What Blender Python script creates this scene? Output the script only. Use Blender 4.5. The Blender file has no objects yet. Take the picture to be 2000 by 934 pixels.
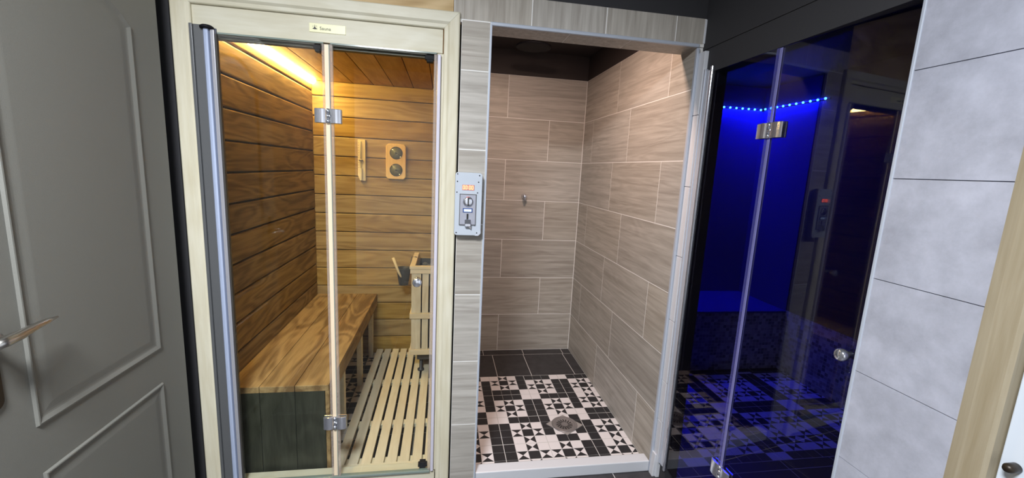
import bpy, bmesh, math, random
from mathutils import Vector, Matrix
random.seed(7)
D = bpy.data
COL = bpy.context.scene.collection
sc = bpy.context.scene

# ------------------------------------------------------------------ camera, view, world, lamps
FOCAL_PX = 814.0766
cam_d = D.cameras.new('camera'); cam = D.objects.new('camera', cam_d); COL.objects.link(cam)
cam_d.sensor_width = 36.0; cam_d.lens = 36.0 * FOCAL_PX / 2000.0
cam_d.clip_start = 0.02; cam_d.clip_end = 50
YAW, PITCH, ROLL = math.radians(9.49633269), math.radians(9.37819603), math.radians(2.81841561)
fw = Vector((math.sin(YAW)*math.cos(PITCH), math.cos(YAW)*math.cos(PITCH), -math.sin(PITCH)))
rt = Vector((math.cos(YAW), -math.sin(YAW), 0)); up = rt.cross(fw)
r2 = math.cos(ROLL)*rt + math.sin(ROLL)*up; u2 = -math.sin(ROLL)*rt + math.cos(ROLL)*up
m = Matrix((r2, u2, -fw)).transposed().to_4x4(); m.translation = Vector((-0.16731, -1.70709, 1.43474))
cam.matrix_world = m
sc.camera = cam
sc.view_settings.view_transform = 'Standard'; sc.view_settings.look = 'None'
sc.view_settings.gamma = 1.0; sc.view_settings.use_curve_mapping = False
EXPOSURE = 0.0
sc.view_settings.exposure = EXPOSURE
w = D.worlds.new('world'); sc.world = w; w.use_nodes = True
w.node_tree.nodes['Background'].inputs[0].default_value = (0.6, 0.7, 1.0, 1)
w.node_tree.nodes['Background'].inputs[1].default_value = 0.02
HALL_W = 102.0
SAUNA_E = 92.0
SHOWER_W = 17.0
STEAM_W = 24.0

def area(name, loc, size, size_y, power, color, rot=(0, 0, 0), parent=None):
    l = D.lights.new(name, 'AREA'); l.shape = 'RECTANGLE'; l.size = size; l.size_y = size_y
    l.energy = power; l.color = color
    o = D.objects.new(name, l); COL.objects.link(o); o.location = loc; o.rotation_euler = rot
    if parent: o.parent = parent
    return o
LAMP = Vector((-0.64, -1.78, 2.43))
area('hall_light', LAMP + Vector((0, 0, -0.03)), 0.42, 0.42, HALL_W, (0.93, 0.96, 1.0))
area('shower_light', (0.20, 0.27, 2.262), 0.08, 0.08, SHOWER_W, (1.0, 0.70, 0.55))

# ------------------------------------------------------------------ material helpers
def newmat(name):
    m = D.materials.new(name); m.use_nodes = True
    return m, m.node_tree, m.node_tree.nodes['Principled BSDF']

def N(nt, t, **kw):
    n = nt.nodes.new(t)
    for k, v in kw.items(): setattr(n, k, v)
    return n

def plain(name, col, rough=0.5, metal=0.0, bump=0.0, bscale=200, var=0.0, vscale=8, spec=0.5):
    m, nt, p = newmat(name)
    p.inputs['Base Color'].default_value = (*col, 1); p.inputs['Roughness'].default_value = rough
    p.inputs['Metallic'].default_value = metal; p.inputs['Specular IOR Level'].default_value = spec
    tc = N(nt, 'ShaderNodeTexCoord')
    if var:
        n = N(nt, 'ShaderNodeTexNoise'); n.inputs['Scale'].default_value = vscale; n.inputs['Detail'].default_value = 9; n.inputs['Roughness'].default_value = 0.68
        r = N(nt, 'ShaderNodeValToRGB')
        r.color_ramp.elements[0].position = 0.3; r.color_ramp.elements[1].position = 0.7
        r.color_ramp.elements[0].color = tuple(c*(1-var) for c in col) + (1,)
        r.color_ramp.elements[1].color = tuple(min(1, c*(1+var)) for c in col) + (1,)
        nt.links.new(tc.outputs['Object'], n.inputs['Vector']); nt.links.new(n.outputs['Fac'], r.inputs['Fac'])
        nt.links.new(r.outputs['Color'], p.inputs['Base Color'])
    if bump:
        n2 = N(nt, 'ShaderNodeTexNoise'); n2.inputs['Scale'].default_value = bscale; n2.inputs['Detail'].default_value = 3
        b = N(nt, 'ShaderNodeBump'); b.inputs['Strength'].default_value = bump; b.inputs['Distance'].default_value = 0.002
        nt.links.new(tc.outputs['Object'], n2.inputs['Vector']); nt.links.new(n2.outputs['Fac'], b.inputs['Height'])
        nt.links.new(b.outputs['Normal'], p.inputs['Normal'])
    return m

def emit(name, col, strength):
    m, nt, p = newmat(name)
    p.inputs['Base Color'].default_value = (*[c*0.5 for c in col], 1)
    p.inputs['Emission Color'].default_value = (*col, 1); p.inputs['Emission Strength'].default_value = strength
    return m

def wood(name, light, dark, axis='X', rough=0.55, var=0.14, knots=0.0, along=2.2, across=26, ring=0.35, spec=0.3, contrast=1.25, hue=0.0):
    """Grain along one axis; every board (mesh island) gets its own grain offset and tone."""
    m, nt, p = newmat(name); L = nt.links
    tc = N(nt, 'ShaderNodeTexCoord'); ge = N(nt, 'ShaderNodeNewGeometry')
    off = N(nt, 'ShaderNodeMath', operation='MULTIPLY'); off.inputs[1].default_value = 17.3
    L.new(ge.outputs['Random Per Island'], off.inputs[0])
    cmb = N(nt, 'ShaderNodeCombineXYZ')
    for i in range(3): L.new(off.outputs[0], cmb.inputs[i])
    add = N(nt, 'ShaderNodeVectorMath', operation='ADD')
    L.new(tc.outputs['Object'], add.inputs[0]); L.new(cmb.outputs[0], add.inputs[1])
    def mp(a, c):
        mm = N(nt, 'ShaderNodeMapping')
        mm.inputs['Scale'].default_value = tuple(a if ax == axis else c for ax in 'XYZ')
        L.new(add.outputs[0], mm.inputs['Vector']); return mm.outputs[0]
    n1 = N(nt, 'ShaderNodeTexNoise'); n1.inputs['Scale'].default_value = 1; n1.inputs['Detail'].default_value = 7
    n1.inputs['Roughness'].default_value = 0.6; n1.inputs['Distortion'].default_value = 0.6
    L.new(mp(along, across), n1.inputs['Vector'])
    n2 = N(nt, 'ShaderNodeTexNoise'); n2.inputs['Scale'].default_value = 1; n2.inputs['Detail'].default_value = 2
    n2.inputs['Distortion'].default_value = 0.4
    L.new(mp(along*0.7, across*0.22), n2.inputs['Vector'])
    rg = N(nt, 'ShaderNodeMath', operation='MULTIPLY'); rg.inputs[1].default_value = 62.0
    L.new(n2.outputs['Fac'], rg.inputs[0])
    sn = N(nt, 'ShaderNodeMath', operation='SINE'); L.new(rg.outputs[0], sn.inputs[0])
    ra = N(nt, 'ShaderNodeMath', operation='MULTIPLY_ADD'); ra.inputs[1].default_value = ring*0.13; 
    L.new(sn.outputs[0], ra.inputs[0]); L.new(n1.outputs['Fac'], ra.inputs[2])
    n3 = N(nt, 'ShaderNodeTexNoise'); n3.inputs['Scale'].default_value = 1; n3.inputs['Detail'].default_value = 3
    L.new(mp(along*6, across*9), n3.inputs['Vector'])
    fb = N(nt, 'ShaderNodeMath', operation='MULTIPLY_ADD'); fb.inputs[1].default_value = 0.28
    L.new(n3.outputs['Fac'], fb.inputs[0]); L.new(ra.outputs[0], fb.inputs[2])
    r = N(nt, 'ShaderNodeValToRGB')
    r.color_ramp.elements[0].position = 0.64 - 0.24/contrast; r.color_ramp.elements[1].position = 0.64 + 0.22/contrast
    r.color_ramp.elements[0].color = (*dark, 1); r.color_ramp.elements[1].color = (*light, 1)
    L.new(fb.outputs[0], r.inputs['Fac'])
    hs = N(nt, 'ShaderNodeHueSaturation')
    vr = N(nt, 'ShaderNodeMath', operation='MULTIPLY_ADD'); vr.inputs[1].default_value = var*2; vr.inputs[2].default_value = 1-var
    L.new(ge.outputs['Random Per Island'], vr.inputs[0]); L.new(vr.outputs[0], hs.inputs['Value'])
    if hue:
        sr = N(nt, 'ShaderNodeMath', operation='MULTIPLY_ADD'); sr.inputs[1].default_value = 91.7; sr.inputs[2].default_value = 0
        L.new(ge.outputs['Random Per Island'], sr.inputs[0])
        fr = N(nt, 'ShaderNodeMath', operation='FRACT'); L.new(sr.outputs[0], fr.inputs[0])
        s2 = N(nt, 'ShaderNodeMath', operation='MULTIPLY_ADD'); s2.inputs[1].default_value = hue*2; s2.inputs[2].default_value = 1-hue
        L.new(fr.outputs[0], s2.inputs[0]); L.new(s2.outputs[0], hs.inputs['Saturation'])
    L.new(r.outputs['Color'], hs.inputs['Color'])
    out = hs.outputs['Color']
    if knots:
        v = N(nt, 'ShaderNodeTexVoronoi'); v.inputs['Scale'].default_value = 1
        L.new(mp(3.0, 7.5), v.inputs['Vector'])
        kr = N(nt, 'ShaderNodeValToRGB')
        kr.color_ramp.elements[0].position = 0.03; kr.color_ramp.elements[1].position = 0.085
        kr.color_ramp.elements[0].color = (1, 1, 1, 1); kr.color_ramp.elements[1].color = (0, 0, 0, 1)
        L.new(v.outputs['Distance'], kr.inputs['Fac'])
        km = N(nt, 'ShaderNodeMath', operation='MULTIPLY'); km.inputs[1].default_value = knots
        L.new(kr.outputs['Color'], km.inputs[0])
        mx = N(nt, 'ShaderNodeMix', data_type='RGBA')
        L.new(km.outputs[0], mx.inputs['Factor']); L.new(out, mx.inputs['A'])
        mx.inputs['B'].default_value = (*[c*0.35 for c in dark], 1)
        out = mx.outputs['Result']
    L.new(out, p.inputs['Base Color'])
    p.inputs['Roughness'].default_value = rough; p.inputs['Specular IOR Level'].default_value = spec
    b = N(nt, 'ShaderNodeBump'); b.inputs['Strength'].default_value = 0.25; b.inputs['Distance'].default_value = 0.001
    L.new(fb.outputs[0], b.inputs['Height']); L.new(b.outputs['Normal'], p.inputs['Normal'])
    return m

def glass(name, tint, reflect=1.0):
    m = D.materials.new(name); m.use_nodes = True; nt = m.node_tree; nt.nodes.clear(); L = nt.links
    o = N(nt, 'ShaderNodeOutputMaterial'); mix = N(nt, 'ShaderNodeMixShader')
    t = N(nt, 'ShaderNodeBsdfTransparent'); t.inputs[0].default_value = (*tint, 1)
    g = N(nt, 'ShaderNodeBsdfGlossy'); g.inputs['Roughness'].default_value = 0.0
    g.inputs[0].default_value = (1, 1, 1, 1)
    f = N(nt, 'ShaderNodeFresnel'); f.inputs['IOR'].default_value = 1.5
    # same reflectance whether the ray enters or leaves the pane (a pane keeps the ray's direction)
    ge = N(nt, 'ShaderNodeNewGeometry')
    ior = N(nt, 'ShaderNodeMix', data_type='FLOAT'); ior.inputs['A'].default_value = 1.5; ior.inputs['B'].default_value = 1/1.5
    L.new(ge.outputs['Backfacing'], ior.inputs['Factor']); L.new(ior.outputs['Result'], f.inputs['IOR'])
    k = N(nt, 'ShaderNodeMath', operation='MULTIPLY'); k.inputs[1].default_value = reflect
    L.new(f.outputs[0], k.inputs[0])
    L.new(k.outputs[0], mix.inputs[0]); L.new(t.outputs[0], mix.inputs[1]); L.new(g.outputs[0], mix.inputs[2])
    L.new(mix.outputs[0], o.inputs[0])
    return m

def frosted(name, col, alpha):
    """soft plastic seal: part see-through, part milky"""
    m = D.materials.new(name); m.use_nodes = True; nt = m.node_tree; L = nt.links
    p = nt.nodes['Principled BSDF']; p.inputs['Base Color'].default_value = (*col, 1)
    p.inputs['Roughness'].default_value = 0.25; p.inputs['Alpha'].default_value = alpha
    return m

# ------------------------------------------------------------------ mesh helpers
class MB:
    def __init__(s): s.v = []; s.f = []; s.mi = []; s.smooth = []
    def add(s, vs, fs, mi=0, smooth=False):
        b = len(s.v); s.v += [tuple(v) for v in vs]
        for f in fs: s.f.append([b+i for i in f]); s.mi.append(mi); s.smooth.append(smooth)
        return s
    def box(s, x0, x1, y0, y1, z0, z1, mi=0):
        x0, x1 = sorted((x0, x1)); y0, y1 = sorted((y0, y1)); z0, z1 = sorted((z0, z1))
        vs = [(x0,y0,z0),(x1,y0,z0),(x1,y1,z0),(x0,y1,z0),(x0,y0,z1),(x1,y0,z1),(x1,y1,z1),(x0,y1,z1)]
        return s.add(vs, [(3,2,1,0),(4,5,6,7),(0,1,5,4),(1,2,6,5),(2,3,7,6),(3,0,4,7)], mi)
    def lathe(s, prof, c, axis='Z', n=32, mi=0, smooth=True, sgn=1):
        """prof: (r, h) list; c: centre; axis of revolution"""
        vs = []; fs = []
        for r, h in prof:
            for k in range(n):
                a = 2*math.pi*k/n; p, q = r*math.cos(a), r*math.sin(a); h2 = h*sgn
                d = {'Z': (p, q, h2), 'Y': (p, h2, q), 'X': (h2, p, q)}[axis]
                vs.append((c[0]+d[0], c[1]+d[1], c[2]+d[2]))
        for j in range(len(prof)-1):
            for k in range(n):
                fs.append((j*n+k, j*n+(k+1) % n, (j+1)*n+(k+1) % n, (j+1)*n+k))
        fs.append(tuple(range(n))[::-1]); fs.append(tuple((len(prof)-1)*n+k for k in range(n)))
        return s.add(vs, fs, mi, smooth)
    def tube(s, pts, r, n=12, mi=0, flat=1.0):
        """round bar through points; r a number or list"""
        pts = [Vector(p) for p in pts]; rs = r if isinstance(r, (list, tuple)) else [r]*len(pts)
        vs = []; fs = []
        ref = Vector((0, 0, 1))
        d0 = (pts[1]-pts[0]).normalized()
        if abs(d0.dot(ref)) > 0.9: ref = Vector((1, 0, 0))
        for i, p in enumerate(pts):
            d = ((pts[min(i+1, len(pts)-1)]) - pts[max(i-1, 0)]).normalized()
            a = d.cross(ref).normalized(); b = a.cross(d).normalized()
            for k in range(n):
                t = 2*math.pi*k/n
                vs.append(p + a*math.cos(t)*rs[i] + b*math.sin(t)*rs[i]*flat)
        for j in range(len(pts)-1):
            for k in range(n): fs.append((j*n+k, j*n+(k+1) % n, (j+1)*n+(k+1) % n, (j+1)*n+k))
        fs.append(tuple(range(n))[::-1]); fs.append(tuple((len(pts)-1)*n+k for k in range(n)))
        return s.add(vs, fs, mi, True)
    def prism(s, poly, lo, hi, axis='Y', mi=0, smooth=False):
        """poly: 2D points; extruded lo..hi along axis. Y: (x,z), X: (y,z), Z: (x,y)"""
        n = len(poly)
        def P(a, b, h): return {'Y': (a, h, b), 'X': (h, a, b), 'Z': (a, b, h)}[axis]
        vs = [P(a, b, lo) for a, b in poly] + [P(a, b, hi) for a, b in poly]
        fs = [tuple(range(n)), tuple(range(n, 2*n))[::-1]] + [(i, n+i, n+(i+1) % n, (i+1) % n) for i in range(n)]
        return s.add(vs, fs, mi, smooth)

def build(name, mb, mats, parent=None, origin=None, bevel=0.0, segs=2, auto=True):
    if not isinstance(mats, (list, tuple)): mats = [mats]
    if parent is not None: og = parent['_o']; og = Vector(og)
    elif origin is not None: og = Vector(origin)
    else:
        xs = [v[0] for v in mb.v]; ys = [v[1] for v in mb.v]; zs = [v[2] for v in mb.v]
        og = Vector(((min(xs)+max(xs))/2, (min(ys)+max(ys))/2, min(zs)))
    me = D.meshes.new(name)
    me.from_pydata([tuple(Vector(v)-og) for v in mb.v], [], mb.f); 
    for i, p in enumerate(me.polygons): p.material_index = mb.mi[i]; p.use_smooth = mb.smooth[i]
    for mt in mats: me.materials.append(mt)
    bm = bmesh.new(); bm.from_mesh(me); bmesh.ops.recalc_face_normals(bm, faces=bm.faces); bm.to_mesh(me); bm.free()
    o = D.objects.new(name, me); COL.objects.link(o)
    if parent is not None: o.parent = parent; o['_o'] = tuple(og)
    else: o.location = og; o['_o'] = tuple(og)
    if bevel:
        b = o.modifiers.new('bevel', 'BEVEL'); b.width = bevel; b.segments = segs; b.limit_method = 'ANGLE'; b.angle_limit = math.radians(40)
        b.harden_normals = False
    return o

def thing(name, origin, label, cat, group=None, kind=None):
    o = D.objects.new(name, None); COL.objects.link(o); o.location = origin; o['_o'] = tuple(origin)
    o.empty_display_size = 0.05
    return tag(o, label, cat, group, kind)
def tag(o, label, cat, group=None, kind=None):
    o['label'] = label
    if cat: o['category'] = cat
    if group: o['group'] = group
    if kind: o['kind'] = kind
    return o
def struct(name, mb, mats, label=None, cat=None, **kw):
    o = build(name, mb, mats, **kw); o['kind'] = 'structure'
    if label: o['label'] = label
    if cat: o['category'] = cat
    return o

# ------------------------------------------------------------------ materials
pine_x = wood('pine_trim_horizontal', (0.70, 0.675, 0.55), (0.60, 0.56, 0.42), 'X', rough=0.45, var=0.03, knots=0.0, along=2.0, across=14, ring=0.5)
pine_z = wood('pine_trim_vertical', (0.70, 0.665, 0.53), (0.60, 0.55, 0.40), 'Z', rough=0.45, var=0.03, knots=0.35, along=1.6, across=18, ring=0.4)
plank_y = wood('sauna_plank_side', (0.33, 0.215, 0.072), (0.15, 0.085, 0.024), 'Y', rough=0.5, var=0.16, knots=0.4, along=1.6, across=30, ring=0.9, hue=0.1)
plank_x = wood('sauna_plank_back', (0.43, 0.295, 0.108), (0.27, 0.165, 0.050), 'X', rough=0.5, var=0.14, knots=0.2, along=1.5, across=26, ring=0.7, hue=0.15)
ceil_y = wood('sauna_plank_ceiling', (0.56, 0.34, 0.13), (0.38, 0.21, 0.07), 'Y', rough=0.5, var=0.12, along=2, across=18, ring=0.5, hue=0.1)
bench_y = wood('bench_board', (0.43, 0.285, 0.125), (0.20, 0.115, 0.045), 'Y', rough=0.45, var=0.10, knots=0.7, along=1.8, across=22, ring=1.0, hue=0.1)
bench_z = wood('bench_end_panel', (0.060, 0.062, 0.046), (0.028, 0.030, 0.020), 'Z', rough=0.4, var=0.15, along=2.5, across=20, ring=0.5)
slat_y = wood('duckboard_slat', (0.80, 0.74, 0.60), (0.70, 0.62, 0.47), 'Y', rough=0.55, var=0.06, along=2.5, across=30, ring=0.3)
slat_x = wood('duckboard_batten', (0.78, 0.73, 0.58), (0.70, 0.63, 0.47), 'X', rough=0.55, var=0.05, along=2.5, across=30, ring=0.3)
guard_z = wood('heater_guard_wood', (0.74, 0.66, 0.50), (0.60, 0.50, 0.35), 'Z', rough=0.55, var=0.05, along=2.5, across=30, ring=0.3)
guard_x = wood('heater_guard_rail', (0.78, 0.67, 0.49), (0.66, 0.54, 0.36), 'X', rough=0.55, var=0.05, along=2.5, across=30, ring=0.3)
gauge_wood = wood('gauge_wood', (0.84, 0.60, 0.27), (0.74, 0.49, 0.19), 'Z', rough=0.35, var=0.02, along=4, across=60, ring=0.2)
timer_wood = wood('timer_wood', (0.84, 0.72, 0.46), (0.74, 0.60, 0.34), 'Z', rough=0.45, var=0.02, along=4, across=60, ring=0.2)
tile_x = wood('wood_look_tile_x', (0.50, 0.47, 0.42), (0.33, 0.30, 0.26), 'X', rough=0.42, var=0.08, along=1.6, across=42, ring=0.35, spec=0.4, hue=0.2)
tile_y = wood('wood_look_tile_y', (0.50, 0.47, 0.42), (0.33, 0.30, 0.26), 'Y', rough=0.42, var=0.08, along=1.6, across=42, ring=0.35, spec=0.4, hue=0.2)
tile_z = wood('wood_look_tile_z', (0.50, 0.47, 0.42), (0.33, 0.30, 0.26), 'Z', rough=0.42, var=0.08, along=1.6, across=42, ring=0.35, spec=0.4, hue=0.2)
grout_w = plain('white_grout', (0.82, 0.81, 0.79), 0.8)
grout_d = plain('dark_grout', (0.10, 0.11, 0.15), 0.8)
black_paint = plain('black_paint', (0.030, 0.030, 0.034), 0.75, bump=0.15, bscale=150)
brown_black = plain('dark_brown_paint', (0.030, 0.022, 0.022), 0.7)
plaster = plain('hall_plaster', (0.72, 0.72, 0.72), 0.8)
concrete_tile = plain('concrete_look_tile', (0.40, 0.415, 0.49), 0.55, var=0.20, vscale=11, bump=0.05, bscale=60)
tile_black = plain('black_floor_tile', (0.022, 0.022, 0.026), 0.35, var=0.2, vscale=12)
tile_white = plain('white_floor_tile', (0.78, 0.75, 0.76), 0.3)
slate_tile = plain('slate_floor_tile', (0.040, 0.038, 0.042), 0.5, var=0.35, vscale=16)
floor_grout = plain('floor_grout', (0.60, 0.59, 0.58), 0.8)
alu = plain('brushed_aluminium', (0.62, 0.66, 0.74), 0.35, 0.35)
alu_dark = plain('grey_profile', (0.13, 0.135, 0.14), 0.35, 0.2)
chrome = plain('chrome', (0.78, 0.81, 0.90), 0.14, 0.9)
steel = plain('brushed_steel', (0.50, 0.47, 0.46), 0.35, 0.45)
trim_steel = plain('satin_edge_trim', (0.52, 0.57, 0.66), 0.4, 0.2)
white_strip = plain('white_tile_strip', (0.64, 0.66, 0.70), 0.4)
door_paint = plain('grey_door_paint', (0.178, 0.178, 0.160), 0.42, bump=0.35, bscale=900)
door_brown = plain('dark_bronze', (0.035, 0.026, 0.018), 0.4, 0.5)
white_paint = plain('white_paint', (0.62, 0.68, 0.76), 0.4)
casing_paint = wood('casing_wood', (0.36, 0.31, 0.22), (0.29, 0.24, 0.155), 'Z', rough=0.6, var=0.03, along=2, across=40, ring=0.2)
clear_glass = glass('clear_glass', (0.965, 0.98, 0.96), 0.72)
smoked_glass = glass('smoked_glass', (0.50, 0.50, 0.58), 0.74)
seal = frosted('clear_seal', (0.62, 0.52, 0.46), 0.32)
seal_reflect_warm = frosted('seal_warm_reflection', (0.97, 0.80, 0.58), 0.9)  # cream is sauna light reflected in a clear seal, put into the colour
glass_edge = plain('glass_edge', (0.22, 0.27, 0.24), 0.15)
glass_edge_blue = plain('glass_edge_steam', (0.20, 0.21, 0.42), 0.2)
black_plastic = plain('black_plastic', (0.008, 0.008, 0.012), 0.6, spec=0.2)
heater_metal = plain('dark_heater_metal', (0.07, 0.07, 0.075), 0.5, 0.4)
stone_mat = plain('sauna_stone', (0.10, 0.11, 0.12), 0.85, bump=0.5, bscale=60, var=0.4, vscale=20)
bucket_mat = plain('black_bucket', (0.03, 0.032, 0.034), 0.5)
dial_face = plain('gauge_face', (0.20, 0.185, 0.10), 0.35)
ink = plain('black_ink', (0.01, 0.01, 0.01), 0.5)
box_grey = plain('light_grey_enclosure', (0.50, 0.55, 0.62), 0.4)
metal_plate = plain('silver_faceplate', (0.42, 0.43, 0.50), 0.3, 0.4)
red_led = emit('red_display', (1.0, 0.16, 0.06), 9.0)
blue_lcd = emit('blue_lcd', (0.10, 0.22, 1.0), 1.0)
lcd_text = emit('lcd_text', (0.55, 0.7, 1.0), 1.2)
sign_paper = plain('yellow_label', (0.86, 0.84, 0.52), 0.35)
warm_led = emit('warm_led_lens', (1.0, 0.70, 0.23), SAUNA_E)
blue_diode = emit('blue_diode', (0.08, 0.45, 1.0), 14.0)
mag = plain('dark_strip', (0.02, 0.02, 0.02), 0.6)
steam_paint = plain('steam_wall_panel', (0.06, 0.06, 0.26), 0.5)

def mosaic(name):
    m, nt, p = newmat(name); L = nt.links
    tc = N(nt, 'ShaderNodeTexCoord')
    sp = N(nt, 'ShaderNodeSeparateXYZ'); L.new(tc.outputs['Object'], sp.inputs[0])
    ad = N(nt, 'ShaderNodeMath', operation='ADD'); L.new(sp.outputs[0], ad.inputs[0]); L.new(sp.outputs[1], ad.inputs[1])
    cb = N(nt, 'ShaderNodeCombineXYZ'); L.new(ad.outputs[0], cb.inputs[0]); L.new(sp.outputs[2], cb.inputs[1])
    br = N(nt, 'ShaderNodeTexBrick'); br.offset = 0; br.inputs['Scale'].default_value = 1
    br.inputs['Brick Width'].default_value = 0.027; br.inputs['Row Height'].default_value = 0.024
    br.inputs['Mortar Size'].default_value = 0.0016; br.inputs['Bias'].default_value = -0.1
    br.inputs['Color1'].default_value = (0.50, 0.48, 0.50, 1); br.inputs['Color2'].default_value = (0.08, 0.08, 0.10, 1)
    br.inputs['Mortar'].default_value = (0.45, 0.45, 0.48, 1)
    L.new(cb.outputs[0], br.inputs['Vector']); L.new(br.outputs['Color'], p.inputs['Base Color'])
    p.inputs['Roughness'].default_value = 0.25
    return m
mosaic_m = mosaic('glass_mosaic')

# ------------------------------------------------------------------ floors
S = 0.0605   # small square tile
def clip(poly, x0, x1, y0, y1):
    for ax, lim, sg in ((0, x0, 1), (0, x1, -1), (1, y0, 1), (1, y1, -1)):
        out = []
        for i in range(len(poly)):
            a, b = poly[i], poly[(i+1) % len(poly)]
            da, db = sg*(a[ax]-lim), sg*(b[ax]-lim)
            if da >= 0: out.append(a)
            if (da >= 0) != (db >= 0):
                t = da/(da-db); out.append((a[0]+(b[0]-a[0])*t, a[1]+(b[1]-a[1])*t))
        poly = out
        if len(poly) < 3: return None
    return poly

def cell_type(ci, rj, corner):
    r, c = rj % 4, ci % 4
    k = corner(ci//4, rj//4)
    if k == 'XX':
        if c in (0, 3) and r < 3: return 'B'
        if r == 3: return 'B' if c in (1, 2) else 'W'
        return 'W'
    br = 3 if k[0] == 'B' else 0; bc = 3 if k[1] == 'R' else 0
    if r == br and c == bc: return 'W'
    if r == br or c == bc: return 'B'
    rr = r if br == 3 else r-1; cc = c if bc == 3 else c-1
    if (rr, cc) == (1, 1): return 'B'
    if (rr, cc) in ((0, 1), (2, 1)): return 'V'
    if (rr, cc) in ((1, 0), (1, 2)): return 'H'
    return 'W'

def pattern(mb, x0, x1, y0, y1, z, gx, gy, corner):
    """mats: 0 grout, 1 black, 2 white"""
    zt = z + 0.0006
    def face(poly, mi):
        q = clip(poly, x0, x1, y0, y1)
        if q: mb.add([(a, b, zt) for a, b in q], [tuple(range(len(q)))], mi)
    for ci in range(math.floor((x0-gx)/S), math.ceil((x1-gx)/S)):
        for rj in range(math.floor((gy-y1)/S), math.ceil((gy-y0)/S)):
            a, b = gx+ci*S, gx+(ci+1)*S; t, u = gy-rj*S, gy-(rj+1)*S
            gl = 0.0018 if ci % 4 == 0 else 0.0006; gr = 0.0018 if ci % 4 == 3 else 0.0006
            gt = 0.0018 if rj % 4 == 0 else 0.0006; gb = 0.0018 if rj % 4 == 3 else 0.0006
            a += gl; b -= gr; t -= gt; u += gb; cx, cy = (a+b)/2, (t+u)/2
            k = cell_type(ci, rj, corner)
            tl, tr, bl, brr, c = (a, t), (b, t), (a, u), (b, u), (cx, cy)
            if k == 'B': face([bl, brr, tr, tl], 1)
            elif k == 'W': face([bl, brr, tr, tl], 2)
            elif k == 'V':
                face([bl, c, tl], 1); face([brr, tr, c], 1); face([bl, brr, c], 2); face([tl, c, tr], 2)
            else:
                face([bl, c, tl], 2); face([brr, tr, c], 2); face([bl, brr, c], 1); face([tl, c, tr], 1)

def tiles2(mb, x0, x1, y0, y1, z, xs, ys, mi=3, g=0.0018):
    X = [x0] + [v for v in xs if x0 < v < x1] + [x1]; Y = [y0] + [v for v in ys if y0 < v < y1] + [y1]
    for i in range(len(X)-1):
        for j in range(len(Y)-1):
            a, b, c, d = X[i]+g*(i > 0), X[i+1]-g*(i < len(X)-2), Y[j]+g*(j > 0), Y[j+1]-g*(j < len(Y)-2)
            mb.add([(a, c, z+.0006), (b, c, z+.0006), (b, d, z+.0006), (a, d, z+.0006)], [(0, 1, 2, 3)], mi)

# hall floor
mb = MB(); mb.box(-1.2, 0.889, -3.3, 0.06, -0.05, 0.0)
tiles2(mb, -1.2, 0.889, -3.3, 0.06, 0.0, [0.672-0.6*k for k in range(4, -1, -1)], [-0.06-0.6*k for k in range(6, -1, -1)], 1)
struct('floor', mb, [floor_grout, slate_tile])

SHMAP = {(-1, 0): 'TR', (0, 0): 'BR', (1, 0): 'TR', (2, 0): 'TL',
         (-1, 1): 'BR', (0, 1): 'TR', (1, 1): 'TL', (2, 1): 'BL',
         (-1, 2): 'TR', (0, 2): 'TL', (1, 2): 'XX', (2, 2): 'TL',
         (-1, 3): 'BR', (0, 3): 'BL', (1, 3): 'BR', (2, 3): 'BL'}
zf = 0.0117
mb = MB(); mb.box(0.0, 0.861, 0.055, 1.40, -0.05, zf)
pattern(mb, 0.0, 0.861, 0.112, 0.971, zf, 0.1655, 0.971, lambda a, b: SHMAP.get((a, b), 'BR'))
tiles2(mb, 0.0, 0.861, 0.973, 1.308, zf, [0.227, 0.470, 0.787], [], 3, 0.0022)
tiles2(mb, 0.0, 0.861, 1.312, 1.398, zf, [0.160, 0.476, 0.795], [], 3, 0.0022)
struct('floor_shower', mb, [floor_grout, tile_black, tile_white, slate_tile])

alt = lambda a, b: {(0, 0): 'BR', (1, 0): 'BL', (0, 1): 'TR', (1, 1): 'TL'}[(a % 2, b % 2)]
mb = MB(); mb.box(0.95, 2.44, -0.95, 1.52, -0.05, 0.0)
GX = 1.6246 + 4*S*0
pattern(mb, 0.95, 2.44, 0.007, 0.94, 0.0, 1.6246-S*4, 0.007+S*12, alt)
tiles2(mb, 0.95, 2.44, -0.95, 0.005, 0.0, [1.0, 1.30, 1.60, 1.90, 2.20], [-0.9, -0.6, -0.3, -0.06], 1)
tiles2(mb, 0.95, 2.44, 0.942, 1.5, 0.0, [1.3, 1.6, 1.9, 2.2], [1.2], 1)
struct('floor_steam', mb, [floor_grout, tile_black, tile_white])

mb = MB(); mb.box(-1.1, -0.12, 0.06, 1.45, -0.05, 0.0)
pattern(mb, -1.1, -0.60, 0.06, 1.42, 0.0, -0.64, 1.40, alt)
tiles2(mb, -0.597, -0.12, 0.06, 1.42, 0.0, [-0.3], [0.4, 0.7, 1.0], 1)  # plain black under the duckboard puts the shade between slats into the floor
struct('floor_sauna', mb, [floor_grout, tile_black, tile_white])

# ------------------------------------------------------------------ shower: walls, sill, lintel
ZW = [2.109, 1.810, 1.511, 1.211, 0.911, 0.611, 0.311, 0.0117]
def wall_tiles(mb, plane, fixed, u0, u1, rows, th=0.0005, g=0.0021, outward=-1, mi=1):
    """rows: (z_low, z_high, [vertical joints]); plane 'Y' (u is x) or 'X' (u is y)"""
    for z0, z1, js in rows:
        U = [u0] + sorted(j for j in js if u0 < j < u1) + [u1]
        for i in range(len(U)-1):
            a, b = U[i]+g, U[i+1]-g
            if b-a < 0.003: continue
            f0, f1 = fixed, fixed+outward*th
            if plane == 'Y': mb.box(a, b, f0, f1, z0+g, z1-g, mi)
            else: mb.box(f0, f1, a, b, z0+g, z1-g, mi)

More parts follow.
